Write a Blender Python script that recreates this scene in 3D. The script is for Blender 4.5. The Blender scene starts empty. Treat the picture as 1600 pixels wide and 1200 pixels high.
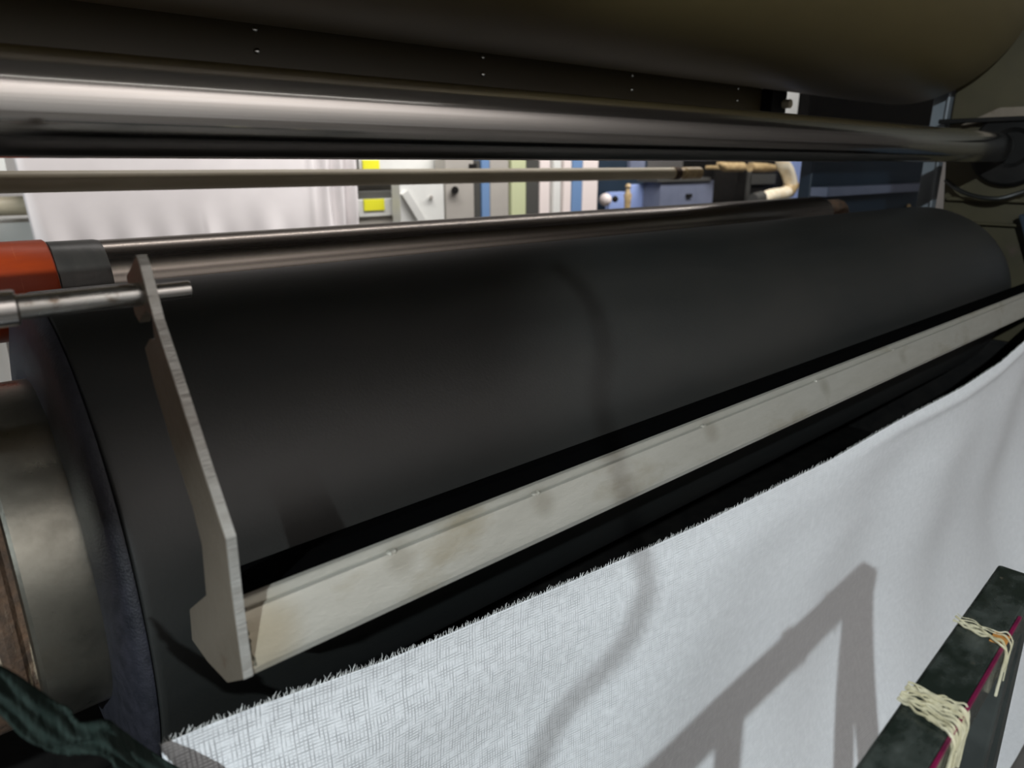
import bpy, bmesh, math, random
from mathutils import Vector, Matrix
random.seed(7)
S = bpy.context.scene
C = S.collection

# ---------------------------------------------------------------- camera
EYE = Vector((0, 0, 1.45))
FPX, PITCH, YAW = 1100.0, math.radians(17.35), math.radians(48.8)
FW = Vector((math.cos(PITCH) * math.cos(YAW), math.cos(PITCH) * math.sin(YAW), -math.sin(PITCH)))
RT = Vector((math.sin(YAW), -math.cos(YAW), 0))
UP = RT.cross(FW)
cam = bpy.data.cameras.new('camera')
cam.sensor_width = 36
cam.lens = FPX / 1600 * 36
cam.clip_start = 0.02
cam.dof.use_dof = True
cam.dof.focus_distance = 0.95
cam.dof.aperture_fstop = 5.0
co = bpy.data.objects.new('camera', cam)
C.objects.link(co)
m = Matrix((RT, UP, -FW)).transposed().to_4x4()
m.translation = EYE
co.matrix_world = m
S.camera = co

# ---------------------------------------------------------------- world, lights, exposure
W = bpy.data.worlds.new('world')
S.world = W
W.use_nodes = True
W.node_tree.nodes['Background'].inputs[0].default_value = (1.0, 0.93, 0.82, 1)
W.node_tree.nodes['Background'].inputs[1].default_value = 0.012
S.view_settings.view_transform = 'Standard'
S.view_settings.look = 'None'
S.view_settings.gamma = 1
S.view_settings.use_curve_mapping = False
S.view_settings.exposure = -0.2

LAMP = EYE + Vector((-1.64, -1.26, 1.22))      # small work lamp up to the left behind the viewer


def lamp_light(name, loc, target, size, power, col, size_y=None):
    l = bpy.data.lights.new(name, 'AREA')
    l.shape = 'RECTANGLE' if size_y else 'DISK'
    l.size = size
    if size_y:
        l.size_y = size_y
    l.energy = power
    l.color = col
    o = bpy.data.objects.new(name, l)
    C.objects.link(o)
    o.location = loc
    o.rotation_euler = (Vector(target) - Vector(loc)).to_track_quat('-Z', 'Y').to_euler()
    return o


lamp_light('work_lamp_light', LAMP, EYE + Vector((1.2, .6, -.6)), 0.05, 128, (0.86, 0.96, 1.0))
lamp_light('aisle_light', EYE + Vector((3.9, 2.7, 2.1)), EYE + Vector((3.9, 4.6, .60)), 7.0, 330, (1.0, .96, .94), 0.8)
lamp_light('hall_light', EYE + Vector((1.5, -1.6, 2.6)), EYE + Vector((1.5, -3.6, 1.7)), 5.0, 190, (1.0, .97, .96), 0.9)


# ---------------------------------------------------------------- helpers
def ray(u, v):
    return RT * (u - 800) - UP * (v - 600) + FW * FPX


def px(u, v, x=None, y=None, z=None):
    """world point seen at photo position (u, v), at the distance fixed by one measured coordinate (relative to the eye)"""
    d = ray(u, v)
    k = x / d.x if x is not None else (y / d.y if y is not None else z / d.z)
    return EYE + d * k


def R3(x, y, z):
    return EYE + Vector((x, y, z))


def mat(name, base=(.5, .5, .5), rough=.5, metal=0.0, spec=.5):
    M = bpy.data.materials.new(name)
    M.use_nodes = True
    b = M.node_tree.nodes['Principled BSDF']
    b.inputs['Base Color'].default_value = (*base, 1)
    b.inputs['Roughness'].default_value = rough
    b.inputs['Metallic'].default_value = metal
    b.inputs['Specular IOR Level'].default_value = spec
    return M


def noisy(M, c1, c2, scale=(8, 8, 8), detail=5, lo=.35, hi=.65, bump=0.0, rough=None, c3=None, sc3=(3, 3, 3), lo3=.55, hi3=.7, bscale=None, coord='Object'):
    """two colours mixed by noise, an optional third in patches, roughness and bump from the same noise"""
    nt = M.node_tree
    N, L = nt.nodes, nt.links
    b = N['Principled BSDF']
    tc = N.new('ShaderNodeTexCoord')

    def noise(sc, det, lo_, hi_):
        mp = N.new('ShaderNodeMapping')
        mp.inputs['Scale'].default_value = sc
        L.new(tc.outputs[coord], mp.inputs[0])
        n = N.new('ShaderNodeTexNoise')
        n.inputs['Scale'].default_value = 1
        n.inputs['Detail'].default_value = det
        n.inputs['Roughness'].default_value = .6
        L.new(mp.outputs[0], n.inputs['Vector'])
        r = N.new('ShaderNodeMapRange')
        r.inputs[1].default_value = lo_
        r.inputs[2].default_value = hi_
        L.new(n.outputs[0], r.inputs[0])
        return r.outputs[0]
    f = noise(scale, detail, lo, hi)
    mx = N.new('ShaderNodeMix')
    mx.data_type = 'RGBA'
    mx.inputs[6].default_value = (*c1, 1)
    mx.inputs[7].default_value = (*c2, 1)
    L.new(f, mx.inputs[0])
    out = mx.outputs[2]
    if c3:
        f3 = noise(sc3, 6, lo3, hi3)
        m3 = N.new('ShaderNodeMix')
        m3.data_type = 'RGBA'
        m3.inputs[7].default_value = (*c3, 1)
        L.new(out, m3.inputs[6])
        L.new(f3, m3.inputs[0])
        out = m3.outputs[2]
    L.new(out, b.inputs['Base Color'])
    if rough:
        rr = N.new('ShaderNodeMapRange')
        rr.inputs[3].default_value = rough[0]
        rr.inputs[4].default_value = rough[1]
        L.new(f, rr.inputs[0])
        L.new(rr.outputs[0], b.inputs['Roughness'])
    if bump:
        bf = noise(bscale, 3, 0, 1) if bscale else f
        bp = N.new('ShaderNodeBump')
        bp.inputs['Strength'].default_value = bump
        bp.inputs['Distance'].default_value = .002
        L.new(bf, bp.inputs['Height'])
        L.new(bp.outputs[0], b.inputs['Normal'])
    return M


def obj(name, bm, M, parent=None, smooth=False, sharp=35):
    me = bpy.data.meshes.new(name)
    bmesh.ops.recalc_face_normals(bm, faces=bm.faces)
    if parent is not None:
        bmesh.ops.translate(bm, vec=-base_of(parent), verts=bm.verts)
    bm.to_mesh(me)
    bm.free()
    for p in me.polygons:
        p.use_smooth = smooth
    if smooth:
        me.set_sharp_from_angle(angle=math.radians(sharp))
    me.materials.append(M)
    o = bpy.data.objects.new(name, me)
    C.objects.link(o)
    if parent is not None:
        o.parent = parent
    return o


def base_of(o):
    v = Vector(o.location)
    while o.parent:
        o = o.parent
        v += Vector(o.location)
    return v


def thing(name, label, cat, loc=(0, 0, 0), group=None):
    o = bpy.data.objects.new(name, None)
    o.empty_display_size = .05
    C.objects.link(o)
    o.location = loc
    o['label'] = label
    o['category'] = cat
    if group:
        o['group'] = group
    return o


def tag(o, label, cat, group=None):
    o['label'] = label
    o['category'] = cat
    if group:
        o['group'] = group
    return o


def struct(name, bm, M):
    o = obj(name, bm, M)
    o['kind'] = 'structure'
    return o


def box(bm, a, b, bev=0):
    t = bmesh.new()
    bmesh.ops.create_cube(t, size=1)
    a, b = Vector(a), Vector(b)
    c, s = (a + b) / 2, Vector([abs(b[i] - a[i]) for i in range(3)])
    for v in t.verts:
        v.co = Vector([v.co[i] * s[i] + c[i] for i in range(3)])
    if bev:
        bmesh.ops.bevel(t, geom=t.edges[:], offset=bev, segments=2, affect='EDGES', profile=.5)
    join(bm, t)
    return bm


def join(bm, t):
    me = bpy.data.meshes.new('t')
    t.to_mesh(me)
    t.free()
    bm.from_mesh(me)
    bpy.data.meshes.remove(me)


def bx(a, b, bev=0):
    return box(bmesh.new(), a, b, bev)


def lathe(prof, cy, cz, seg=96, bm=None, cap=True):
    """revolve (x, r) about the line parallel to x through (cy, cz); coordinates relative to the eye"""
    bm = bm or bmesh.new()
    rings = []
    for x, r in prof:
        rings.append([bm.verts.new(R3(x, cy + r * math.cos(2 * math.pi * i / seg), cz + r * math.sin(2 * math.pi * i / seg))) for i in range(seg)])
    for a, b in zip(rings, rings[1:]):
        for i in range(seg):
            bm.faces.new((a[i], a[(i + 1) % seg], b[(i + 1) % seg], b[i]))
    if cap:
        bm.faces.new(rings[0])
        bm.faces.new(rings[-1])
    return bm


def prism_x(poly, x0, x1, bev=0, bm=None):
    """extrude a (y, z) outline, relative to the eye, from x0 to x1"""
    t = bmesh.new()
    a = [t.verts.new(R3(x0, y, z)) for y, z in poly]
    b = [t.verts.new(R3(x1, y, z)) for y, z in poly]
    n = len(poly)
    t.faces.new(a)
    t.faces.new(b)
    for i in range(n):
        t.faces.new((a[i], a[(i + 1) % n], b[(i + 1) % n], b[i]))
    if bev:
        bmesh.ops.recalc_face_normals(t, faces=t.faces)
        bmesh.ops.bevel(t, geom=t.edges[:], offset=bev, segments=2, affect='EDGES')
    if bm is None:
        return t
    join(bm, t)
    return bm


def tube(pts, r, seg=10, bm=None, radii=None):
    bm = bm or bmesh.new()
    pts = [Vector(p) for p in pts]
    rings = []
    ref = None
    for i, p in enumerate(pts):
        d = (pts[min(i + 1, len(pts) - 1)] - pts[max(i - 1, 0)]).normalized()
        if ref is None:
            ref = d.orthogonal().normalized()
        ref = (ref - d * ref.dot(d)).normalized()
        s = d.cross(ref)
        rr = radii[i] if radii else r
        rings.append([bm.verts.new(p + (ref * math.cos(2 * math.pi * k / seg) + s * math.sin(2 * math.pi * k / seg)) * rr) for k in range(seg)])
    for a, b in zip(rings, rings[1:]):
        for i in range(seg):
            bm.faces.new((a[i], a[(i + 1) % seg], b[(i + 1) % seg], b[i]))
    bm.faces.new(rings[0])
    bm.faces.new(rings[-1])
    return bm


def smooth_path(P, n=8):
    P = [Vector(p) for p in P]
    out = []
    for i in range(len(P) - 1):
        p0, p1, p2, p3 = P[max(i - 1, 0)], P[i], P[i + 1], P[min(i + 2, len(P) - 1)]
        for k in range(n):
            t = k / n
            out.append(.5 * ((2 * p1) + (p2 - p0) * t + (2 * p0 - 5 * p1 + 4 * p2 - p3) * t * t + (3 * p1 - p0 - 3 * p2 + p3) * t ** 3))
    out.append(P[-1])
    return out


def lerp_list(T, x):
    if x <= T[0][0]:
        return T[0][1]
    for (a, b), (c, d) in zip(T, T[1:]):
        if x <= c:
            t = (x - a) / (c - a)
            return b + (d - b) * t
    return T[-1][1]


# ---------------------------------------------------------------- materials
M_rubber = noisy(mat('black_rubber', rough=.48, spec=.7), (.0055, .0072, .0070), (.009, .0105, .0102), (.8, 7, 7), 6, .3, .7, bump=.12, rough=(.46, .56),
                 c3=(.018, .0172, .015), sc3=(1.2, 2.2, 2.2), lo3=.45, hi3=.75, bscale=(260, 260, 260))
M_shoulder = noisy(mat('pebbled_black_rubber', rough=.5), (.010, .011, .016), (.022, .022, .031), (60, 60, 60), 4, bump=.5, bscale=(420, 420, 420))
M_steel = noisy(mat('worn_steel', metal=1, rough=.35), (.40, .39, .34), (.24, .22, .18), (14, 14, 14), 8, .35, .7, bump=.15, rough=(.26, .5),
                c3=(.10, .065, .04), sc3=(9, 9, 9), lo3=.62, hi3=.72)
M_chrome = noisy(mat('polished_chrome', metal=1, rough=.12), (.66, .63, .61), (.52, .49, .46), (.4, 90, 90), 3, .3, .7, bump=.05, rough=(.10, .2))
M_chrome2 = noisy(mat('dull_chrome', metal=1, rough=.2), (.32, .28, .245), (.23, .20, .18), (.5, 60, 60), 3, .3, .7, rough=(.2, .3))
M_shaft = noisy(mat('shaft_steel', metal=1, rough=.22), (.62, .62, .61), (.44, .42, .39), (6, 40, 40), 5, .4, .7, rough=(.16, .34),
                c3=(.16, .11, .07), sc3=(40, 60, 60), lo3=.60, hi3=.70)
M_bar = noisy(mat('satin_steel_bar', metal=.55, rough=.42), (.50, .49, .44), (.40, .385, .34), (5, 22, 22), 6, .3, .7, bump=.2, rough=(.34, .5),
              c3=(.33, .30, .23), sc3=(7, 16, 16), lo3=.56, hi3=.74, bscale=(90, 240, 240))
def stains_and_shade(M, centres, rad, dark):
    nt = M.node_tree
    N, L = nt.nodes, nt.links
    b = N['Principled BSDF']
    src = b.inputs['Base Color'].links[0].from_socket
    geo = N.new('ShaderNodeNewGeometry')
    for c in centres:
        d = N.new('ShaderNodeVectorMath')
        d.operation = 'DISTANCE'
        d.inputs[1].default_value = c
        L.new(geo.outputs['Position'], d.inputs[0])
        mr = N.new('ShaderNodeMapRange')
        mr.inputs[1].default_value = rad * .4
        mr.inputs[2].default_value = rad
        mr.inputs[3].default_value = .55
        mr.inputs[4].default_value = 0
        L.new(d.outputs['Value'], mr.inputs[0])
        mx = N.new('ShaderNodeMix')
        mx.data_type = 'RGBA'
        mx.inputs[7].default_value = (*dark, 1)
        L.new(mr.outputs[0], mx.inputs[0])
        L.new(src, mx.inputs[6])
        src = mx.outputs[2]
    L.new(src, b.inputs['Base Color'])


stains_and_shade(M_bar, [px(u, v, y=.4935) for u, v in ((622, 874), (843, 786), (1106, 674), (1282, 606), (1402, 560))], .021, (.27, .25, .20))
stains_and_shade(M_bar, [px(410, 985, y=.486), px(400, 1010, y=.48)], .04, (.36, .31, .22))  # shade of the plate on the bar end, painted in as brownish tone
M_plate = noisy(mat('cut_steel_plate', metal=.5, rough=.5), (.26, .22, .175), (.18, .15, .115), (20, 9, 9), 7, .3, .7, bump=.3, rough=(.42, .6),
                c3=(.15, .10, .07), sc3=(14, 18, 18), lo3=.62, hi3=.72, bscale=(150, 150, 150))
M_edge = noisy(mat('bright_cut_edge', metal=.5, rough=.45), (.52, .51, .48), (.38, .36, .33), (40, 90, 90), 6, .3, .7, bump=.5, bscale=(60, 420, 420))
M_weld = noisy(mat('weld_bead', metal=.6, rough=.6), (.17, .16, .12), (.09, .08, .06), (120, 120, 120), 4, bump=.6)
M_orange = noisy(mat('orange_wrap', rough=.38, spec=.3), (.46, .06, .01), (.30, .036, .008), (4, 12, 12), 5, .3, .7, bump=.3, rough=(.3, .5),
                 c3=(.60, .16, .06), sc3=(60, 5, 5), lo3=.62, hi3=.72)
M_film = noisy(mat('clear_film_wrap', rough=.35, metal=.2), (.07, .062, .055), (.045, .042, .038), (30, 9, 9), 4, .3, .7, bump=.3)
M_pipe = noisy(mat('beige_painted_pipe', rough=.45), (.64, .57, .42), (.54, .47, .33), (3, 14, 14), 6, .35, .65, bump=.1)
M_rust = noisy(mat('rust', rough=.8), (.10, .055, .03), (.045, .028, .018), (60, 60, 60), 6, bump=.6, c3=(.34, .28, .2), sc3=(200, 9, 9), lo3=.6, hi3=.72)
M_drum = noisy(mat('olive_beige_drum', rough=.42, spec=.5), (.100, .078, .032), (.075, .058, .024), (.8, 2.4, 2.4), 5, .3, .7, bump=.06, rough=(.34, .46),
               c3=(.10, .056, .02), sc3=(1.1, 2, 2), lo3=.60, hi3=.75)
M_panel = noisy(mat('dark_brown_panel', rough=.4), (.085, .064, .028), (.065, .048, .022), (1, 4, 4), 4)
M_rivet = mat('bright_rivet', (.85, .85, .82), .2, 1)
M_frame = noisy(mat('olive_machine_paint', rough=.5), (.065, .055, .027), (.045, .038, .02), (5, 5, 5), 6, .3, .7, bump=.1, c3=(.07, .05, .035), sc3=(8, 8, 8), lo3=.6, hi3=.7)
M_black = noisy(mat('black_iron', rough=.55, spec=.2), (.006, .006, .006), (.012, .011, .01), (20, 20, 20), 4)
M_darkband = mat('dark_band_black', (.002, .002, .0022), .95, 0, .02)  # near-black for the strip that stands in for a shaded band
M_cable = mat('black_cable_rubber', (.012, .013, .012), .45)
M_navy = noisy(mat('navy_panel', rough=.45), (.010, .020, .034), (.016, .030, .048), (2, 2, 2), 4)
M_post = noisy(mat('grey_blue_post', rough=.45), (.20, .225, .25), (.16, .18, .20), (4, 4, 4), 4)
M_white = noisy(mat('white_machine_paint', rough=.4), (.74, .75, .72), (.66, .67, .64), (2, 2, 2), 4)
M_grey = noisy(mat('grey_machine_paint', rough=.45), (.42, .40, .36), (.36, .34, .31), (2, 2, 2), 4)
M_yellow = mat('yellow_label', (.80, .78, .03), .5)
M_blue = mat('mid_blue_paint', (.15, .26, .46), .45)
M_lightblue = mat('light_blue_paint', (.30, .40, .72), .5)
M_lime = mat('pale_lime_paint', (.52, .56, .34), .5)
M_pink = mat('pale_pink_white_plastic', (.78, .70, .67), .5)
M_dgrey = mat('dark_grey_metal', (.06, .06, .055), .5)
M_brass = noisy(mat('brass_beige', rough=.45), (.50, .38, .2), (.34, .24, .12), (30, 30, 30), 3)
M_bluegrey = noisy(mat('blue_grey_panel', rough=.5), (.16, .18, .25), (.12, .14, .20), (3, 3, 3), 4)
M_hose = noisy(mat('cream_hose', rough=.5), (.86, .80, .64), (.76, .64, .44), (20, 20, 20), 3)
M_rail = noisy(mat('black_painted_rail', rough=.25, spec=.6), (.014, .020, .016), (.065, .075, .068), (22, 34, 34), 7, .45, .72, bump=.35, rough=(.18, .45),
               c3=(.10, .085, .06), sc3=(45, 60, 60), lo3=.66, hi3=.72)
M_railside = noisy(mat('dark_grey_rail_side', rough=.4), (.045, .05, .047), (.028, .032, .03), (8, 20, 20), 5)
M_magenta = noisy(mat('magenta_paint', rough=.4), (.20, .008, .055), (.10, .008, .035), (60, 60, 60), 4)
M_tape = noisy(mat('yellowed_tape', rough=.3), (.60, .56, .42), (.40, .35, .20), (120, 30, 30), 5, .3, .7, bump=.6, rough=(.25, .6))
M_ochre = mat('orange_tape_scrap', (.50, .22, .05), .5)
M_strap = noisy(mat('dark_green_webbing', rough=.9, spec=.1), (.010, .018, .015), (.022, .032, .028), (300, 14, 14), 4, .3, .7, bump=.7, bscale=(420, 60, 60))
M_floor = noisy(mat('worn_concrete', rough=.7), (.14, .13, .12), (.09, .085, .08), (2, 2, 2), 8)
M_wall = noisy(mat('painted_block_wall', rough=.8), (.66, .64, .62), (.58, .56, .54), (1, 1, 1), 5)
M_ceil = noisy(mat('dark_roof_deck', rough=.8), (.10, .095, .085), (.07, .065, .06), (1, 1, 1), 4)


def emit(name, col, k):
    M = bpy.data.materials.new(name)
    M.use_nodes = True
    b = M.node_tree.nodes['Principled BSDF']
    b.inputs['Base Color'].default_value = (.9, .9, .9, 1)
    b.inputs['Emission Color'].default_value = (*col, 1)
    b.inputs['Emission Strength'].default_value = k
    return M


M_lampglow = emit('lit_tube', (1, .96, .9), 6)


def cloth_mat(name, c, warp, weft, contrast, sheer=.0):
    """woven cotton: two thread directions as fine dark gaps, in the cloth's own x and z"""
    M = mat(name, c, .9, 0, .1)
    nt = M.node_tree
    N, L = nt.nodes, nt.links
    b = N['Principled BSDF']
    tc = N.new('ShaderNodeTexCoord')
    dn = N.new('ShaderNodeTexNoise')
    dn.inputs['Scale'].default_value = 7
    dn.inputs['Detail'].default_value = 3
    L.new(tc.outputs['UV'], dn.inputs['Vector'])
    add = N.new('ShaderNodeMix')
    add.data_type = 'VECTOR'
    add.inputs[0].default_value = .008
    L.new(tc.outputs['UV'], add.inputs[4])
    L.new(dn.outputs['Color'], add.inputs[5])
    outs = []
    sep = N.new('ShaderNodeSeparateXYZ')
    L.new(add.outputs[1], sep.inputs[0])
    for ax, sc in ((0, warp), (1, weft)):
        mp = N.new('ShaderNodeMapping')
        s = [45.0, 45.0, 1.0]
        s[ax] = sc * .45
        mp.inputs['Scale'].default_value = s
        L.new(add.outputs[1], mp.inputs[0])
        n = N.new('ShaderNodeTexNoise')
        n.inputs['Scale'].default_value = 1
        n.inputs['Detail'].default_value = 2
        L.new(mp.outputs[0], n.inputs['Vector'])
        ra = N.new('ShaderNodeMapRange')
        ra.inputs[1].default_value = .32
        ra.inputs[2].default_value = .62
        L.new(n.outputs[0], ra.inputs[0])
        # regular thread gaps
        k = N.new('ShaderNodeMath')
        k.operation = 'MULTIPLY'
        k.inputs[1].default_value = sc * 6.2832
        L.new(sep.outputs[ax], k.inputs[0])
        sn = N.new('ShaderNodeMath')
        sn.operation = 'SINE'
        L.new(k.outputs[0], sn.inputs[0])
        r = N.new('ShaderNodeMapRange')
        r.inputs[1].default_value = -.1
        r.inputs[2].default_value = .9
        L.new(sn.outputs[0], r.inputs[0])
        mm = N.new('ShaderNodeMath')
        mm.operation = 'MULTIPLY'
        L.new(r.outputs[0], mm.inputs[0])
        L.new(ra.outputs[0], mm.inputs[1])
        outs.append(mm.outputs[0])
    mx = N.new('ShaderNodeMath')
    mx.operation = 'MAXIMUM'
    L.new(outs[0], mx.inputs[0])
    L.new(outs[1], mx.inputs[1])
    # gap contrast drops along the cloth from left to right
    sx = N.new('ShaderNodeSeparateXYZ')
    L.new(tc.outputs['UV'], sx.inputs[0])
    fade = N.new('ShaderNodeMapRange')
    fade.inputs[1].default_value = .1
    fade.inputs[2].default_value = .95
    fade.inputs[3].default_value = contrast
    fade.inputs[4].default_value = contrast * .28
    L.new(sx.outputs[0], fade.inputs[0])
    ml = N.new('ShaderNodeMath')
    ml.operation = 'MULTIPLY'
    L.new(mx.outputs[0], ml.inputs[0])
    L.new(fade.outputs[0], ml.inputs[1])
    mix = N.new('ShaderNodeMix')
    mix.data_type = 'RGBA'
    mix.inputs[6].default_value = (*c, 1)
    mix.inputs[7].default_value = (c[0] * .25, c[1] * .25, c[2] * .26, 1)
    L.new(ml.outputs[0], mix.inputs[0])
    L.new(mix.outputs[2], b.inputs['Base Color'])
    bp = N.new('ShaderNodeBump')
    bp.inputs['Strength'].default_value = .35
    bp.inputs['Distance'].default_value = .001
    bp.invert = True
    L.new(mx.outputs[0], bp.inputs['Height'])
    L.new(bp.outputs[0], b.inputs['Normal'])
    return M


M_cloth = cloth_mat('white_gauze_cloth', (.80, .81, .83), 250, 265, .72)
M_cloth2 = noisy(mat('white_sheet', rough=.85, spec=.1), (.80, .77, .77), (.74, .71, .71), (3, 3, 3), 3)
M_thread = mat('frayed_thread', (.74, .74, .72), .9, 0, .1)

# ---------------------------------------------------------------- the hall
struct('floor', bx((-7, -6, -.1), (14, 9, 0)), M_floor)
struct('ceiling', bx((-7, -6, 5.2), (14, 9, 5.3)), M_ceil)
struct('wall_back', bx((-7, 9, 0), (14, 9.2, 5.2)), M_wall)
struct('wall_front', bx((-7, -3.6, 0), (14, -3.4, 5.2)), M_wall)
struct('wall_left', bx((-7.2, -6, 0), (-7, 9, 5.2)), M_wall)
struct('wall_right', bx((14, -6, 0), (14.2, 9, 5.2)), M_wall)


# ---------------------------------------------------------------- the big rubber roller
RY, RZ, RR = .942, -.439, .300
t = thing('rubber_covered_roller', 'huge matte black rubber-covered roller across the middle, with a bare steel end at the left', 'roller', R3(.11, RY, RZ))
prof = [(.1115, .294), (.1125, .2990), (.1145, RR)] + [(.12 + (2.66 - .12) * k / 12, RR) for k in range(0, 13)] + [(2.72, .298), (2.77, .290), (2.80, .272), (2.805, .14)]
obj('rubber_cover', lathe(prof, RY, RZ, 160), M_rubber, t, True, 60)
obj('end_shoulder', lathe([(.1125, .290), (.1105, .2975), (.106, .2975), (.098, .289), (.0925, .262), (.0905, .236), (.0895, .212), (.092, .200)], RY, RZ, 160), M_shoulder, t, True, 60)
obj('journal', lathe([(.095, .195), (.093, .2), (.034, .2005), (.0305, .1985), (.0285, .194), (.030, .18)], RY, RZ, 160), M_steel, t, True, 30)
hub = obj('hub', lathe([(.032, .188), (.024, .188), (.020, .192), (.010, .193), (.004, .190), (-.05, .191), (-.30, .191)], RY, RZ, 96), M_rust, t, True, 30)
obj('end_shaft', lathe([(2.80, .07), (2.97, .07)], RY, RZ, 48), M_steel, t, True)

t = thing('dark_gap_panels', 'added black panels that keep the gap under the black roller dark', 'added dark panels', R3(1, 1.1, -1.45))  # black panels added to block light and keep this gap dark
obj('dark_gap_box', bx(R3(-1.2, .62, -1.45), R3(2.9, 1.26, -1.05), .01), M_black, t)
obj('added_rear_panel', bx(R3(-1.2, 1.27, -1.45), R3(2.92, 1.285, -.32), .004), M_black, t)
obj('added_side_panel', bx(R3(2.905, .64, -1.45), R3(2.925, 1.26, -.60), .004), M_black, t)

# ---------------------------------------------------------------- upper chrome roller
CY, CZ = .788, .052
t = thing('chrome_idler_roller', 'thick polished chrome roller running above the black roller, closest to the top', 'roller', R3(-.3, CY, CZ))
obj('roller_shell', lathe([(-.5, .0465), (-.2, .047), (1, .047), (2.80, .047), (2.83, .046), (2.842, .042), (2.845, .03)], CY, CZ, 96), M_chrome, t, True, 60)
obj('end_shaft', lathe([(2.84, .02), (2.96, .02)], CY, CZ, 32), M_dgrey, t, True)

# ---------------------------------------------------------------- second chrome roller behind, with wraps
QY, QZ, QR = 1.335, -.19, .0705
t = thing('steel_idler_roller', 'slimmer dark chrome roller just behind the black roller, wrapped in orange at its left', 'roller', R3(-.3, QY, QZ))
obj('roller_shell', lathe([(-.3, QR), (1.2, QR), (2.72, QR), (2.75, .066), (2.77, .05)], QY, QZ, 96), M_chrome2, t, True, 60)
obj('end_journal', lathe([(2.76, .038), (2.94, .038)], QY, QZ, 32), M_rust, t, True)['label'] = 'rusty end journal'
obj('end_collar', lathe([(2.85, .04), (2.852, .056), (2.90, .056), (2.902, .04)], QY, QZ, 32), M_rust, t, True, 30)
ow = obj('orange_wrap', lathe([(-.3, .0735), (.1, .0765), (.184, .0765), (.187, .074), (.188, .07)], QY, QZ, 96), M_orange, t, True, 40)
ow['label'] = 'glossy orange film wrapped around the roller end'
fw_ = lathe([(.188, .0707), (.190, .0727), (.255, .0722), (.262, .0708)], QY, QZ, 96)
obj('film_wrap', fw_, M_film, t, True, 40)['label'] = 'clear film wrapped beside the orange'

# ---------------------------------------------------------------- thin beige pipe
PY, PZ, PR = 1.968, -.0385, .0242
t = thing('spreader_pipe', 'thin beige painted pipe crossing the bright gap between the two chrome rollers', 'pipe', R3(-.3, PY, PZ))
obj('pipe_body', lathe([(-.5, PR), (2.66, PR)], PY, PZ, 48), M_pipe, t, True)
obj('pipe_joint', lathe([(2.655, .02), (2.66, .026), (2.70, .027), (2.705, .021), (2.74, .021), (2.745, .026), (2.86, .026), (2.865, .015)], PY, PZ, 32), M_brass, t, True, 30)['label'] = 'rust-stained joint'
obj('joint_ring', lathe([(2.66, .0272), (2.685, .0276), (2.70, .0272)], PY, PZ, 32), M_rust, t, True)

# ---------------------------------------------------------------- big drum above
DY, DZ, DR = 1.124, .577, .372
t = thing('dryer_drum', 'very large olive-beige drum seen from below, filling the top of the picture', 'drum', R3(0, DY, DZ))
obj('drum_shell', lathe([(-.5, DR), (.5, DR), (1.6, DR), (2.6, DR), (2.86, DR), (2.885, .366), (2.89, .34), (2.87, .33), (2.87, .1)], DY, DZ, 192), M_drum, t, True, 50)
obj('drum_shaft', lathe([(2.86, .06), (3.0, .06)], DY, DZ, 40), M_black, t, True)
p = px(1583, 30, x=2.85) - EYE
t = thing('stay_bar', 'short beige flat bar at the top right corner in front of the drum', 'bar', R3(2.2, p.y, p.z))
obj('bar_body', prism_x([(p.y - .004, p.z - .016), (p.y + .004, p.z - .016), (p.y + .004, p.z + .018), (p.y - .004, p.z + .018)], 1.5, 2.93, .002), M_pipe, t)

# ---------------------------------------------------------------- riveted panel between drum and roller
t = thing('riveted_guard_panel', 'long dark brown guard panel with paired bright rivets, under the drum edge', 'panel', R3(-.5, 1.3, .1))
obj('panel_sheet', bx(R3(-.6, 1.3, .085), R3(2.2, 1.306, .242)), M_panel, t)
obj('bottom_flange', bx(R3(-.6, 1.285, .085), R3(2.2, 1.30, .09)), M_panel, t)
for k in range(-1, 4):
    for dz in (0, -.0345):
        c = R3(.549 + .504 * k, 1.298, .222 + dz)
        b = bmesh.new()
        bmesh.ops.create_uvsphere(b, u_segments=12, v_segments=8, radius=.0055, matrix=Matrix.Translation(c) @ Matrix.Scale(.5, 4, (0, 1, 0)))
        obj('rivet', b, M_rivet, t, True)
obj('end_bracket', bx(R3(2.2, 1.26, .14), R3(2.29, 1.31, .23), .004), M_black, t)
obj('end_bolt', tube([R3(2.27, 1.262, .185), R3(2.27, 1.235, .185)], .014, 6), M_pipe, t)

# ---------------------------------------------------------------- guard bracket: pivot shaft, side plate, long bar
k_ = .140
SC = k_ / 1.0


def yz(u, v, x=.140):
    q = px(u, v, x=x) - EYE
    return (q.y, q.z)


t = thing('guard_bar', 'bare steel guard, side plate welded to a long bar across the black roller', 'guard', R3(.14, .5, -.35))
front = [yz(*q) for q in [(212, 399), (218, 415), (240, 500), (270, 590), (315, 730), (352, 842), (362, 930), (380, 1062)]]
back = [yz(*q) for q in [(355, 1067), (325, 1035), (300, 1000), (296, 952), (322, 930), (315, 850), (300, 790), (270, 700), (240, 600), (226, 543),
                         (233, 530), (241, 531), (237, 494), (229, 486), (222, 493), (218, 505), (211, 492), (205, 468), (197, 432)]]
pl = obj('side_plate', prism_x(front + back, .140, .1480, .0006), M_plate, t)
pl['label'] = 'flat cut plate with a hook notch'
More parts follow.
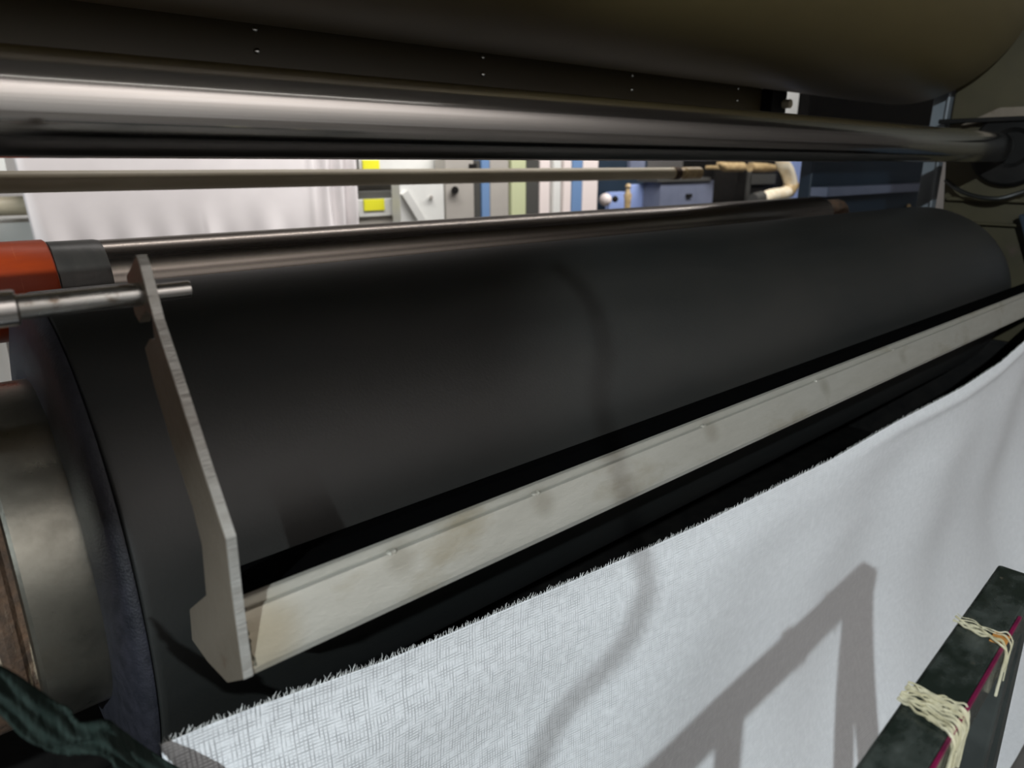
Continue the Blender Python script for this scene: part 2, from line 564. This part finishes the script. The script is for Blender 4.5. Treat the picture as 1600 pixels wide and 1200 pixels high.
# bright machined front edge of the plate
b = bmesh.new()
strip = []
for (y, z) in front:
    strip.append((y, z))
for i, (y, z) in enumerate(strip):
    pass
va = [b.verts.new(R3(.1404, y - .0006, z + .0001)) for y, z in strip]
vb = [b.verts.new(R3(.1476, y - .0006, z + .0001)) for y, z in strip]
vc = [b.verts.new(R3(.1404, y + .0012, z + .0001)) for y, z in strip]
vd = [b.verts.new(R3(.1476, y + .0012, z + .0001)) for y, z in strip]
for i in range(len(strip) - 1):
    b.faces.new((va[i], vb[i], vb[i + 1], va[i + 1]))
    b.faces.new((va[i], va[i + 1], vc[i + 1], vc[i]))
    b.faces.new((vb[i], vd[i], vd[i + 1], vb[i + 1]))
obj('plate_edge', b, M_edge, pl)['label'] = 'bright cut edge of the plate'
# long bar: an angle with a proud face plate, rounded lower bend and a recessed lip above
XB0, XB1 = .1478, 2.85
lip = [(.5045, -.3265), (.4995, -.3270), (.4965, -.3375), (.500, -.362), (.506, -.362), (.506, -.3275)]
obj('top_lip', prism_x(lip, XB0, XB1, .0006), M_bar, t)['label'] = 'narrow lip along the top of the bar'
face = [(.4955, -.3335), (.4925, -.3345), (.4765, -.3660), (.4745, -.3735), (.4765, -.3800), (.4830, -.3845), (.545, -.388), (.545, -.384), (.486, -.380), (.481, -.372), (.482, -.366), (.497, -.338)]
bmf = prism_x(face, XB0, XB1)
obj('bar_face', bmf, M_bar, t, True, 28)['label'] = 'broad satin face of the bar'
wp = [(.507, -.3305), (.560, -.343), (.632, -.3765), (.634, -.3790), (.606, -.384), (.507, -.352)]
obj('dark_band_strip', prism_x(wp, .178, 2.80, .0004), M_darkband, t)['label'] = 'matte black strip added for the dark band between the bar and the roller'  # added strip, its black stands in for the shaded band above the bar
# rough weld against the plate
for (a, b_, r0) in (((.492, -.336), (.4765, -.372), .0018),):
    pts = []
    for k in range(15):
        f = k / 14
        pts.append(R3(.1505 + random.uniform(-.0004, .0012), a[0] + (b_[0] - a[0]) * f - .001, a[1] + (b_[1] - a[1]) * f))
    obj('weld_bead', tube(pts, r0, 8, radii=[r0 * random.uniform(.6, 1.3) for _ in pts]), M_weld, t, True)
obj('weld_bead', tube([R3(.149, .4985, -.330), R3(.156, .496, -.336), R3(.163, .4955, -.3355)], .0016, 8, radii=[.003, .0024, .0008]), M_weld, t, True)
# tack welds along the seam
for u, v in ((612, 858), (838, 768), (1100, 660), (1275, 597), (1395, 550)):
    q = px(u, v, y=.4945) - EYE
    pts = [R3(q.x + (k - 3) * .0026, .4950 + random.uniform(-.0004, .0002), -.3350 + random.uniform(-.0004, .0004)) for k in range(7)]
    obj('tack_weld', tube(pts, .002, 8, radii=[.0006, .0022, .0034, .0030, .0034, .0022, .0006]), M_bar, t, True)

SY, SZ = .598, -.0965
t = thing('pivot_shaft', 'short stepped steel shaft through the top of the side plate, from the left edge', 'shaft', R3(.05, SY, SZ))
obj('shaft_body', lathe([(.060, .0090), (.1400, .0090)], SY, SZ, 48), M_shaft, t, True, 30)
obj('shaft_collar', lathe([(-.2, .0128), (.0585, .0128), (.0600, .0118), (.0605, .008)], SY, SZ, 48), M_chrome, t, True, 30)
obj('shaft_stub', lathe([(.1478, .0069), (.1765, .0069), (.1773, .0062)], SY, SZ, 48), M_chrome, t, True, 30)['label'] = 'thinner polished stub beyond the plate'

# ---------------------------------------------------------------- white cloth in front
CLY = .525
edge_px = [(250, 1165), (330, 1132), (400, 1105), (500, 1070), (600, 1035), (700, 993), (800, 950), (900, 908), (1000, 865), (1100, 820), (1200, 770), (1300, 720), (1400, 660), (1500, 606), (1560, 566), (1600, 530), (1650, 470)]
EDGE = [((px(u, v, y=CLY) - EYE).x, (px(u, v, y=CLY) - EYE).z) for u, v in edge_px]
t = thing('white_gauze_cloth', 'large white woven gauze sheet with frayed upper edge, in front of the black roller', 'cloth', R3(.085, CLY, -1.2))
bmc = bmesh.new()
uvl = bmc.loops.layers.uv.new('UVMap')
X0, X1 = .086, 3.9
NX, NZ = 260, 60
grid = []


def cloth_pt(x, s):
    zt = lerp_list(EDGE, x)
    z = max(zt - s, -1.444)
    y = CLY
    y -= min(.29, .9 * max(0, s - .42) ** 2)
    y += .010 * math.sin(x * 5.1 + s * 2.0) * min(1, s * 6) + .006 * math.sin(x * 11 + 1.7 + s * 5) * min(1, s * 5)
    y += .004 * math.sin(s * 40 + x * 1.5) * math.exp(-s * 9)
    y -= .012 * math.exp(-((s - .02) / .018) ** 2) * max(0, min(1, (x - 1.2) / .6))
    return Vector((x, y, z))


for i in range(NX + 1):
    x = X0 + (X1 - X0) * (i / NX) ** 1.25
    col = []
    for j in range(NZ + 1):
        s = 1.25 * (j / NZ) ** 1.6
        q = cloth_pt(x, s)
        col.append((bmc.verts.new(EYE + q), (x, s)))
    grid.append(col)
for i in range(NX):
    for j in range(NZ):
        c4 = [grid[i][j], grid[i + 1][j], grid[i + 1][j + 1], grid[i][j + 1]]
        f = bmc.faces.new([c[0] for c in c4])
        for lp, c in zip(f.loops, c4):
            lp[uvl].uv = c[1]
clo = obj('cloth_sheet', bmc, M_cloth, t, True, 180)
sol = clo.modifiers.new('thickness', 'SOLIDIFY')
sol.thickness = .0006
# frayed threads along the upper edge
b = bmesh.new()
x = X0
while x < 2.5:
    q = cloth_pt(x, .001)
    L_ = random.uniform(.003, .0085) * (1.2 if random.random() < .15 else 1)
    lean = random.uniform(-.35, .5)
    p0 = EYE + q
    d = Vector((lean * L_, random.uniform(-.3, .1) * L_, L_))
    w = .00022
    p1 = p0 + d * .5 + Vector((random.uniform(-.3, .3) * L_, 0, 0))
    p2 = p0 + d
    tube([p0, p1, p2], w, 3, b, radii=[w, w, w * .5])
    x += random.uniform(.0007, .0016) * (1 + x * .9)
fr = obj('frayed_threads', b, M_thread, t)
fr['kind'] = 'stuff'

# ---------------------------------------------------------------- black rail frame at lower right
A = Vector((1.6, .3, -.788)) * .55
t = thing('black_rail_frame', 'black painted square-tube rail with tape remnants, at the lower right corner', 'frame', Vector((EYE.x + A.x, EYE.y + A.y, 0)))
wy = .042
ya, za = A.y, A.z


def rail_box(x0, x1, y0, y1, z0, z1, bev=.004):
    return bx(R3(x0, y0, z0), R3(x1, y1, z1), bev)


t.rotation_euler.z = .045
obj('top_rail', rail_box(-.25, A.x, ya - wy, ya, za - .045, za), M_rail, t)
obj('leg', bx(R3(A.x - .064, ya - wy + .003, -1.45), R3(A.x - .040, ya - .003, za - .043), .003), M_railside, t)
obj('leg', bx(R3(.385, ya - wy + .003, -1.45), R3(.412, ya - .003, za - .043), .003), M_railside, t)
sb = bmesh.new()
sv = [sb.verts.new(R3(x_, y_, z_)) for y_ in (ya - wy + .003, ya - .003) for x_, z_ in ((A.x - .028, za - .043), (A.x - .001, za - .043), (A.x + .20, -1.45), (A.x + .15, -1.45))]
for f_ in ((0, 1, 2, 3), (7, 6, 5, 4), (0, 4, 5, 1), (1, 5, 6, 2), (2, 6, 7, 3), (3, 7, 4, 0)):
    sb.faces.new([sv[i_] for i_ in f_])
obj('splayed_leg', sb, M_railside, t)
# paint stripe along the front upper corner
obj('paint_stripe', bx(R3(.2, ya - wy - .0008, za - .004), R3(A.x - .10, ya - wy + .0022, za + .0004), .0004), M_magenta, t)['label'] = 'magenta paint line along the rail corner'


def tape_wrap(name, xc, w, n, seed, M, lab):
    random.seed(seed)
    b = bmesh.new()
    for k in range(n):
        x = xc + random.uniform(-w, w)
        o = .0012 + random.uniform(0, .003)
        sk = random.uniform(-.02, .02)
        pts = []
        for f in range(13):
            g = f / 12
            yy = ya + .002 - (wy + .002) * min(1, g / .7)
            zz = za + o + random.uniform(-.0006, .0016) if g <= .7 else za + o - (g - .7) / .3 * .05 * random.uniform(.7, 1.1)
            if g > .7:
                yy = ya - wy - o
            pts.append(R3(x + sk * g + random.uniform(-.0018, .0018), yy, zz))
        r = random.uniform(.0004, .0013)
        tube(smooth_path(pts, 3), r, 5, b)
    ob = obj(name, b, M, t, True)
    ob['label'] = lab
    return ob


q = px(1455, 1110, z=za) - EYE
tape_wrap('tape_wrap', q.x + .006, .019, 26, 3, M_tape, 'yellowed crumpled tape wound round the rail')
q2 = px(1545, 995, z=za) - EYE
tape_wrap('tape_scrap', q2.x, .009, 7, 5, M_tape, 'torn strip of old tape')
obj('tape_patch', bx(R3(q2.x - .008, ya - wy - .001, za - .002), R3(q2.x + .012, ya - wy + .012, za + .0012), .0005), M_ochre, t)['label'] = 'small orange tape scrap'
random.seed(11)

# ---------------------------------------------------------------- green webbing strap, lower left
edge_hi = [px(u, v, y=yy) for u, v, yy in ((-60, 1000, .505), (0, 1038, .505), (45, 1068, .50), (100, 1103, .50), (125, 1128, .495), (168, 1123, .495), (190, 1140, .50), (235, 1172, .505), (330, 1225, .505), (420, 1270, .505))]
edge_lo = [px(u, v, y=yy) for u, v, yy in ((-60, 1080, .485), (0, 1120, .485), (35, 1150, .485), (75, 1172, .485), (110, 1178, .485), (150, 1182, .485), (180, 1196, .485), (215, 1225, .495), (290, 1270, .50), (380, 1320, .50))]
H, Lo = smooth_path(edge_hi, 12), smooth_path(edge_lo, 12)
b = bmesh.new()
rows = []
for i, (h, l) in enumerate(zip(H, Lo)):
    row = []
    for j in range(17):
        f = j / 16
        p = h.lerp(l, f)
        ru = .0022 * math.sin(f * 9 + i * .22) + .0016 * math.sin(f * 17 - i * .13 + 1) + .0008 * random.uniform(-1, 1)
        p = p + Vector((0, -1, .2)) * (ru + .004 * math.sin(f * math.pi))
        row.append(b.verts.new(p))
    rows.append(row)
for r0, r1 in zip(rows, rows[1:]):
    for j in range(16):
        b.faces.new((r0[j], r1[j], r1[j + 1], r0[j + 1]))
st = obj('green_webbing_strap', b, M_strap, None, True, 180)
st.modifiers.new('thickness', 'SOLIDIFY').thickness = .002
tag(st, 'crumpled dark green webbing strap drooping across the lower left corner', 'strap')

# ---------------------------------------------------------------- right machine frame, bearing, cable
t = thing('machine_side_frame', 'olive painted machine side frame at the far right end of the rollers', 'machine', R3(2.93, .6, -1.45))
obj('frame_plate', prism_x([(.60, -1.45), (.935, -1.45), (.95, -.2), (.975, .02), (.98, .10), (.98, 1.2), (.40, 1.2), (.40, -.1), (.60, -.3)], 2.93, 2.99, .004), M_frame, t)
obj('upper_ledge', bx(R3(2.87, .55, .135), R3(2.93, 1.0, .150), .003), M_black, t)
obj('ledge', bx(R3(2.90, .55, -.125), R3(2.93, .94, -.112), .003), M_frame, t)
obj('ledge', bx(R3(2.905, .55, -.205), R3(2.93, .94, -.195), .003), M_frame, t)
obj('journal_guard', prism_x([(.42, -.16), (.70, -.16), (.64, -.30), (.60, -.40), (.42, -.40)], 2.85, 2.93, .004), M_navy, t)
t = thing('bearing_housing', 'round black bearing housing at the right end of the upper chrome roller', 'bearing', R3(2.9, CY, CZ))
obj('housing_ring', lathe([(2.895, .05), (2.885, .065), (2.888, .115), (2.90, .125), (2.93, .125)], CY - .02, CZ, 64), M_black, t, True, 30)
obj('housing_cap', prism_x([yz(u_, v_, 2.875) for u_, v_ in ((1500, 196), (1562, 168), (1606, 166), (1606, 182), (1560, 186))], 2.875, 2.93, .002), M_plate, t)['label'] = 'pale flange above the housing'
pts = smooth_path([px(1478, 282, x=2.90), px(1500, 298, x=2.86), px(1530, 308, x=2.84), px(1562, 310, x=2.84), px(1592, 302, x=2.86), px(1625, 290, x=2.90)], 6)
tag(obj('frame_cable', tube(pts, .0075, 10), M_cable, None, True), 'thin black cable drooping across the olive side frame', 'cable')
t = thing('upright_post', 'slim grey-blue steel upright just left of the olive side frame', 'post', R3(2.98, 1.05, -1.45))
obj('post_web', bx(R3(2.96, 1.000, -1.45), R3(2.975, 1.058, .30), .002), M_post, t)
obj('post_flange', bx(R3(2.93, .995, -1.45), R3(2.975, 1.003, .30), .002), M_post, t)
t = thing('navy_machine_panel', 'dark navy blue machine panel behind the right end of the rollers', 'panel', R3(3.6, 1.7, -1.45))
obj('panel_board', bx(R3(3.20, 1.60, -1.45), R3(4.55, 1.66, .02), .006), M_navy, t)
obj('diagonal_strut', prism_x([(1.52, -.10), (1.60, -.10), (1.60, -.14), (1.52, -.14)], 3.2, 4.4, .003), M_bluegrey, t)
obj('bolt', tube([px(1420, 322, y=1.58), px(1420, 322, y=1.61)], .012, 6), M_brass, t)
obj('dark_backing', bx(R3(3.3, 1.7, .02), R3(5.6, 1.76, .9), .004), M_black, t)

# ---------------------------------------------------------------- background across the aisle (about 4 m away)
YB = 4.0


def bgbox(u0, v0, u1, v1, y=YB, d=.25, bev=.004):
    a = px(u0, (v0 + v1) / 2, y=y)
    c = px(u1, (v0 + v1) / 2, y=y)
    z1 = px((u0 + u1) / 2, v0, y=y).z
    z0 = 0 if v1 >= 400 else px((u0 + u1) / 2, v1, y=y).z
    return bx((a.x, EYE.y + y, z0), (c.x, EYE.y + y + d, z1), bev)


# hanging white sheet
t = thing('hanging_white_sheet', 'wide white sheet hanging behind the thin beige pipe, gathered in folds at its right', 'sheet', R3(1.3, YB, -1.3))
b = bmesh.new()
rows = []
xa, xb = .49, 2.225
for i in range(141):
    f = i / 140
    x = xa + (xb - xa) * f
    row = []
    for j in range(41):
        g = j / 40
        z = .35 - g * 1.1
        low = max(0, (g - .45) / .55)
        y = YB + .01 * math.sin(f * 9) + low ** 2 * .10 * (math.sin(f * 30 + g * 5) * (.25 + .75 * (f > .45)) + .5 * math.sin(f * 61 + 2))
        if f > .8:
            y += .035 * math.sin((f - .8) * 120 + g * 4) * min(1, (f - .8) * 8)
        row.append(b.verts.new(R3(x + .05 * g, y, z)))
    rows.append(row)
for r0, r1 in zip(rows, rows[1:]):
    for j in range(40):
        b.faces.new((r0[j], r1[j], r1[j + 1], r0[j + 1]))
sh = obj('sheet_fabric', b, M_cloth2, t, True, 180)
sh.modifiers.new('thickness', 'SOLIDIFY').thickness = .003
tag(obj('feed_tube', tube([R3(-.4, YB + .15, -.19), R3(.62, YB + .15, -.19)], .045, 20), M_pipe, None, True), 'stub of a tan tube at the far left edge behind the hanging sheet', 'tube')
tag(obj('white_carton', bx(R3(-.1, YB + .3, -.46), R3(.62, YB + .7, -.26), .006), M_white), 'white box behind the left edge of the hanging sheet, under the tan tube', 'box')
tag(obj('white_board', bx(R3(.1, YB + .5, -.1), R3(.53, YB + .55, .25), .004), M_white), 'white board glimpsed at the left edge above the beige pipe', 'board')

wb = px(19, 540, y=2.3)
tag(obj('white_drum_bin', tube([Vector((wb.x - .22, EYE.y + 2.45, 0)), Vector((wb.x - .22, EYE.y + 2.45, .55)), Vector((wb.x - .22, EYE.y + 2.45, .60)), Vector((wb.x - .22, EYE.y + 2.45, 1.17))], .22, 40), M_white, None, True, 40), 'white bin glimpsed between the shaft and the bare roller end, at the left edge', 'bin')
# white machine with yellow labels
t = thing('white_labelled_machine', 'white machine with two yellow labels, just right of the hanging sheet', 'machine', R3(2.5, YB, -1.45))
obj('upper_housing', bgbox(560, 215, 695, 268, YB + .12), M_white, t)
obj('yellow_label', bgbox(567, 250, 593, 268, YB + .11, .012, .001), M_yellow, t)['label'] = 'upper yellow label'
obj('recess', bgbox(560, 298, 624, 314, YB + .17, .2), M_dgrey, t)
obj('lower_housing', bgbox(560, 311, 624, 338, YB + .12), M_white, t)
obj('yellow_label', bgbox(569, 311, 601, 329, YB + .11, .012, .001), M_yellow, t)['label'] = 'lower yellow label'
obj('rear_spine', bgbox(562, 220, 622, 420, YB + .37, .1), M_grey, t)
obj('base_cabinet', bgbox(560, 337, 624, 420, YB + .14), M_grey, t)
t = thing('white_bracket_plate', 'white angled bracket panel right of the yellow labels', 'panel', R3(2.8, YB, -1.45))
obj('bracket_panel', bgbox(627, 285, 695, 420, YB - .02, .1), M_white, t)
a0, a1 = px(630, 300, y=YB - .03), px(662, 352, y=YB - .03)
obj('bracket_strut', tube([a0, a1], .035, 4), M_white, t)
obj('bolt', tube([px(674, 308, y=YB - .05), px(674, 308, y=YB + .0)], .012, 8), M_grey, t)
t = thing('grey_cabinet', 'light grey cabinet with a round black knob, centre of the background', 'cabinet', R3(3.1, YB, -1.45))
obj('cabinet_body', bgbox(697, 240, 741, 400, YB - .02, .12), M_grey, t)
obj('cabinet_shoulder', bgbox(741.5, 250, 751, 400, YB, .1), M_dgrey, t)
obj('round_knob', tube([px(711, 297, y=YB - .06), px(711, 297, y=YB)], .025, 16), M_black, t, True)
obj('vent_slot', bgbox(734, 256, 745, 264, YB - .03, .02, .001), M_black, t)
# row of upright panels / posts
strips = [('machine_upright', M_blue, 753, 766, 'narrow mid-blue upright beside the grey cabinet', 'upright'),
          ('machine_upright', M_grey, 766, 795, 'broad light grey upright right of the narrow blue one', 'upright'),
          ('machine_upright', M_lime, 799, 822, 'pale lime green upright in the background row', 'upright'),
          ('machine_upright', M_dgrey, 822, 842, 'dark grey upright between the lime and pinkish ones', 'upright'),
          ('machine_upright', M_pink, 843, 859, 'first pinkish white upright, next to the dark grey one', 'upright'),
          ('machine_upright', M_white, 864, 876, 'thin white upright between two pinkish ones', 'upright'),
          ('machine_upright', M_pink, 880, 892, 'pinkish white upright left of the bright blue one', 'upright'),
          ('machine_upright', M_blue, 893, 909, 'bright blue upright, second blue one from the left', 'upright'),
          ('machine_upright', M_pink, 909, 933, 'wide pinkish white upright at the right end of the row', 'upright')]
for n, M, u0, u1, lab, cat in strips:
    a = thing(n, lab, cat, Vector((px((u0 + u1) / 2, 320, y=YB).x, YB, 0)), 'machine uprights across the aisle')
    obj('upright_post', bgbox(u0 + .4, 215, u1 - .4, 440, YB, .10), M, a)
    obj('foot_plate', bx((px(u0 + 1, 320, y=YB).x, EYE.y + YB - .05, 0), (px(u1 - 1, 320, y=YB).x, EYE.y + YB + .15, .012)), M_dgrey, a)

# blue machine further right
t = thing('blue_machine', 'dark blue machine with valves and a round white gauge, right of the uprights', 'machine', R3(4.9, YB + .3, -1.45))
obj('machine_body', bgbox(934, 235, 1008, 420, YB + .46, .2), M_navy, t)
obj('light_panel', bgbox(985, 250, 1008, 266, YB + .42, .05), M_bluegrey, t)
obj('light_panel', bgbox(985, 288, 1012, 325, YB + .3, .05), M_lightblue, t)
obj('light_panel', bgbox(952, 300, 976, 330, YB + .32, .05), M_lightblue, t)
b = bmesh.new()
bmesh.ops.create_uvsphere(b, u_segments=20, v_segments=12, radius=.055, matrix=Matrix.Translation(px(946, 312, y=YB + .25)))
obj('round_gauge', b, M_pink, t, True)
b = bmesh.new()
bmesh.ops.create_uvsphere(b, u_segments=16, v_segments=10, radius=.028, matrix=Matrix.Translation(px(961, 311, y=YB + .22)))
obj('gauge_knob', b, M_black, t, True)
vp = px(981, 305, y=YB + .2)
obj('valve_body', tube([vp + Vector((0, 0, z)) for z in (-.14, -.05, 0, .03, .06, .075, .10)], .02, 12, radii=[.026, .03, .036, .02, .018, .03, .012]), M_brass, t, True)
t = thing('blue_grey_cabinet', 'blue-grey cabinet under the right end of the beige pipe', 'cabinet', R3(5.5, YB, -1.45))
obj('cabinet_body', bgbox(1029, 283, 1110, 420, YB + .1, .2), M_bluegrey, t)
obj('cabinet_top', bgbox(1028, 278, 1111, 284, YB + .08, .24), M_dgrey, t)
obj('latch', bgbox(1074, 303, 1082, 308, YB + .08, .03, .002), M_black, t)
t = thing('dark_equipment_cabinet', 'black equipment cabinet with tan pipe fittings and a bright cream elbow hose', 'cabinet', R3(6.2, YB + .3, -1.45))
obj('cabinet_body', bgbox(1112, 235, 1226, 420, YB + .3, .4), M_black, t)
obj('cabinet_rib', bgbox(1165, 240, 1169, 420, YB + .27, .03), M_dgrey, t)
obj('cabinet_rib', bgbox(1172, 272, 1212, 288, YB + .27, .03), M_dgrey, t)
obj('pipe_fitting', tube([px(1122, 255, y=YB), px(1132, 261, y=YB), px(1160, 261, y=YB)], .04, 14, radii=[.018, .045, .045]), M_brass, t, True)['label'] = 'left tan pipe fitting'
obj('pipe_fitting', tube([px(1172, 261, y=YB), px(1196, 262, y=YB), px(1214, 263, y=YB)], .04, 14, radii=[.045, .045, .03]), M_brass, t, True)['label'] = 'right tan pipe fitting'
obj('fitting_stem', tube([px(1196, 262, y=YB), px(1196, 262, y=YB) + Vector((0, .34, 0))], .02, 10), M_brass, t, True)
obj('fitting_stem', tube([px(1150, 262, y=YB), px(1150, 262, y=YB) + Vector((0, .34, 0))], .02, 10), M_brass, t, True)
hs = obj('elbow_hose', tube(smooth_path([px(1222, 235, y=YB - .2), px(1223, 255, y=YB - .2), px(1231, 270, y=YB - .2), px(1235, 290, y=YB - .2), px(1226, 302, y=YB - .2), px(1205, 306, y=YB - .2), px(1190, 312, y=YB - .2)], 6), .068, 16), M_hose, t, True)
hs['label'] = 'bright cream elbow hose'
obj('hose_clamp', tube([px(1238, 288, y=YB - .2), px(1230, 300, y=YB - .2)], .075, 16), M_brass, hs, True)
obj('hose_cuff', tube([px(1190, 308, y=YB - .2), px(1176, 312, y=YB - .2)], .06, 16), M_dgrey, hs, True)
tag(obj('light_blue_panel', bgbox(1228, 235, 1272, 420, YB + .2, .05), M_lightblue), 'light blue panel behind the cream elbow, left of the navy panel', 'panel')
tag(obj('bright_slot_board', bx(px(1226, 183, y=YB + .6), px(1275, 140, y=YB + .6) + Vector((0, .04, 0)), .002), M_white), 'small white board standing in for the bright light through the slot at the right end of the riveted panel', 'board')  # white board added for the bright light showing in the slot

# ---------------------------------------------------------------- lamps
t = thing('work_lamp', 'small round work lamp on a bracket up behind the viewer', 'lamp', LAMP)
aim = (EYE + Vector((1.2, .6, -.6)) - LAMP).normalized()
obj('lamp_shade', tube([LAMP - aim * .10, LAMP - aim * .06, LAMP - aim * .01], .05, 24, radii=[.02, .045, .05]), M_black, t, True)
pc = EYE + Vector((-1.16, -.77, .93))  # box added out of view to shade the upper left of the roller
t = thing('lamp_blocker', 'unseen grey box added to shade the left of the roller, on a rod, left of the viewer', 'light blocker', pc)
obj('blocker_box', bx(pc - Vector((.07, .03, .10)), pc + Vector((.07, .03, .12)), .01), M_grey, t)
obj('rod', tube([pc + Vector((0, 0, .12)), Vector((pc.x, pc.y, 5.2))], .012, 12), M_dgrey, t, True)
for k_i, zz in enumerate((-.05, .0, .05)):
    obj('blocker_button', tube([pc + Vector((0, -.03, zz)), pc + Vector((0, -.045, zz))], .014, 16), (M_orange, M_yellow, M_black)[k_i], t, True, 30)
t = thing('hanging_cable', 'black cable hanging loosely between the work lamp and the machine', 'cable', LAMP)
spx = [(1040, 790), (1018, 850), (1008, 890), (1000, 950), (978, 1005), (932, 1058), (882, 1110), (842, 1185), (825, 1260)]
pts = []
for u, v, yy in ((870, 400, .80), (905, 440, .78), (932, 490, .74), (946, 560, .70), (940, 640, .67)):
    pts.append(px(u, v, y=yy).lerp(LAMP, .42))
for u, v in spx[2:]:
    s_ = px(u, v, y=CLY)
    pts.append(s_.lerp(LAMP, .42))
obj('cable_run', tube(smooth_path(pts, 5), .0048, 8), M_cable, t, True)
for n, loc in (('aisle_tube_lamp', EYE + Vector((3.9, 2.68, 2.16))), ('hall_tube_lamp', EYE + Vector((1.5, -1.58, 2.64)))):
    t = thing(n, 'long fluorescent tube lamp over the ' + ('far aisle' if 'aisle' in n else 'near aisle'), 'lamp', loc)
    obj('lamp_housing', bx(loc - Vector((1.5, .1, 0)), loc + Vector((1.5, .1, .06)), .005), M_white, t)
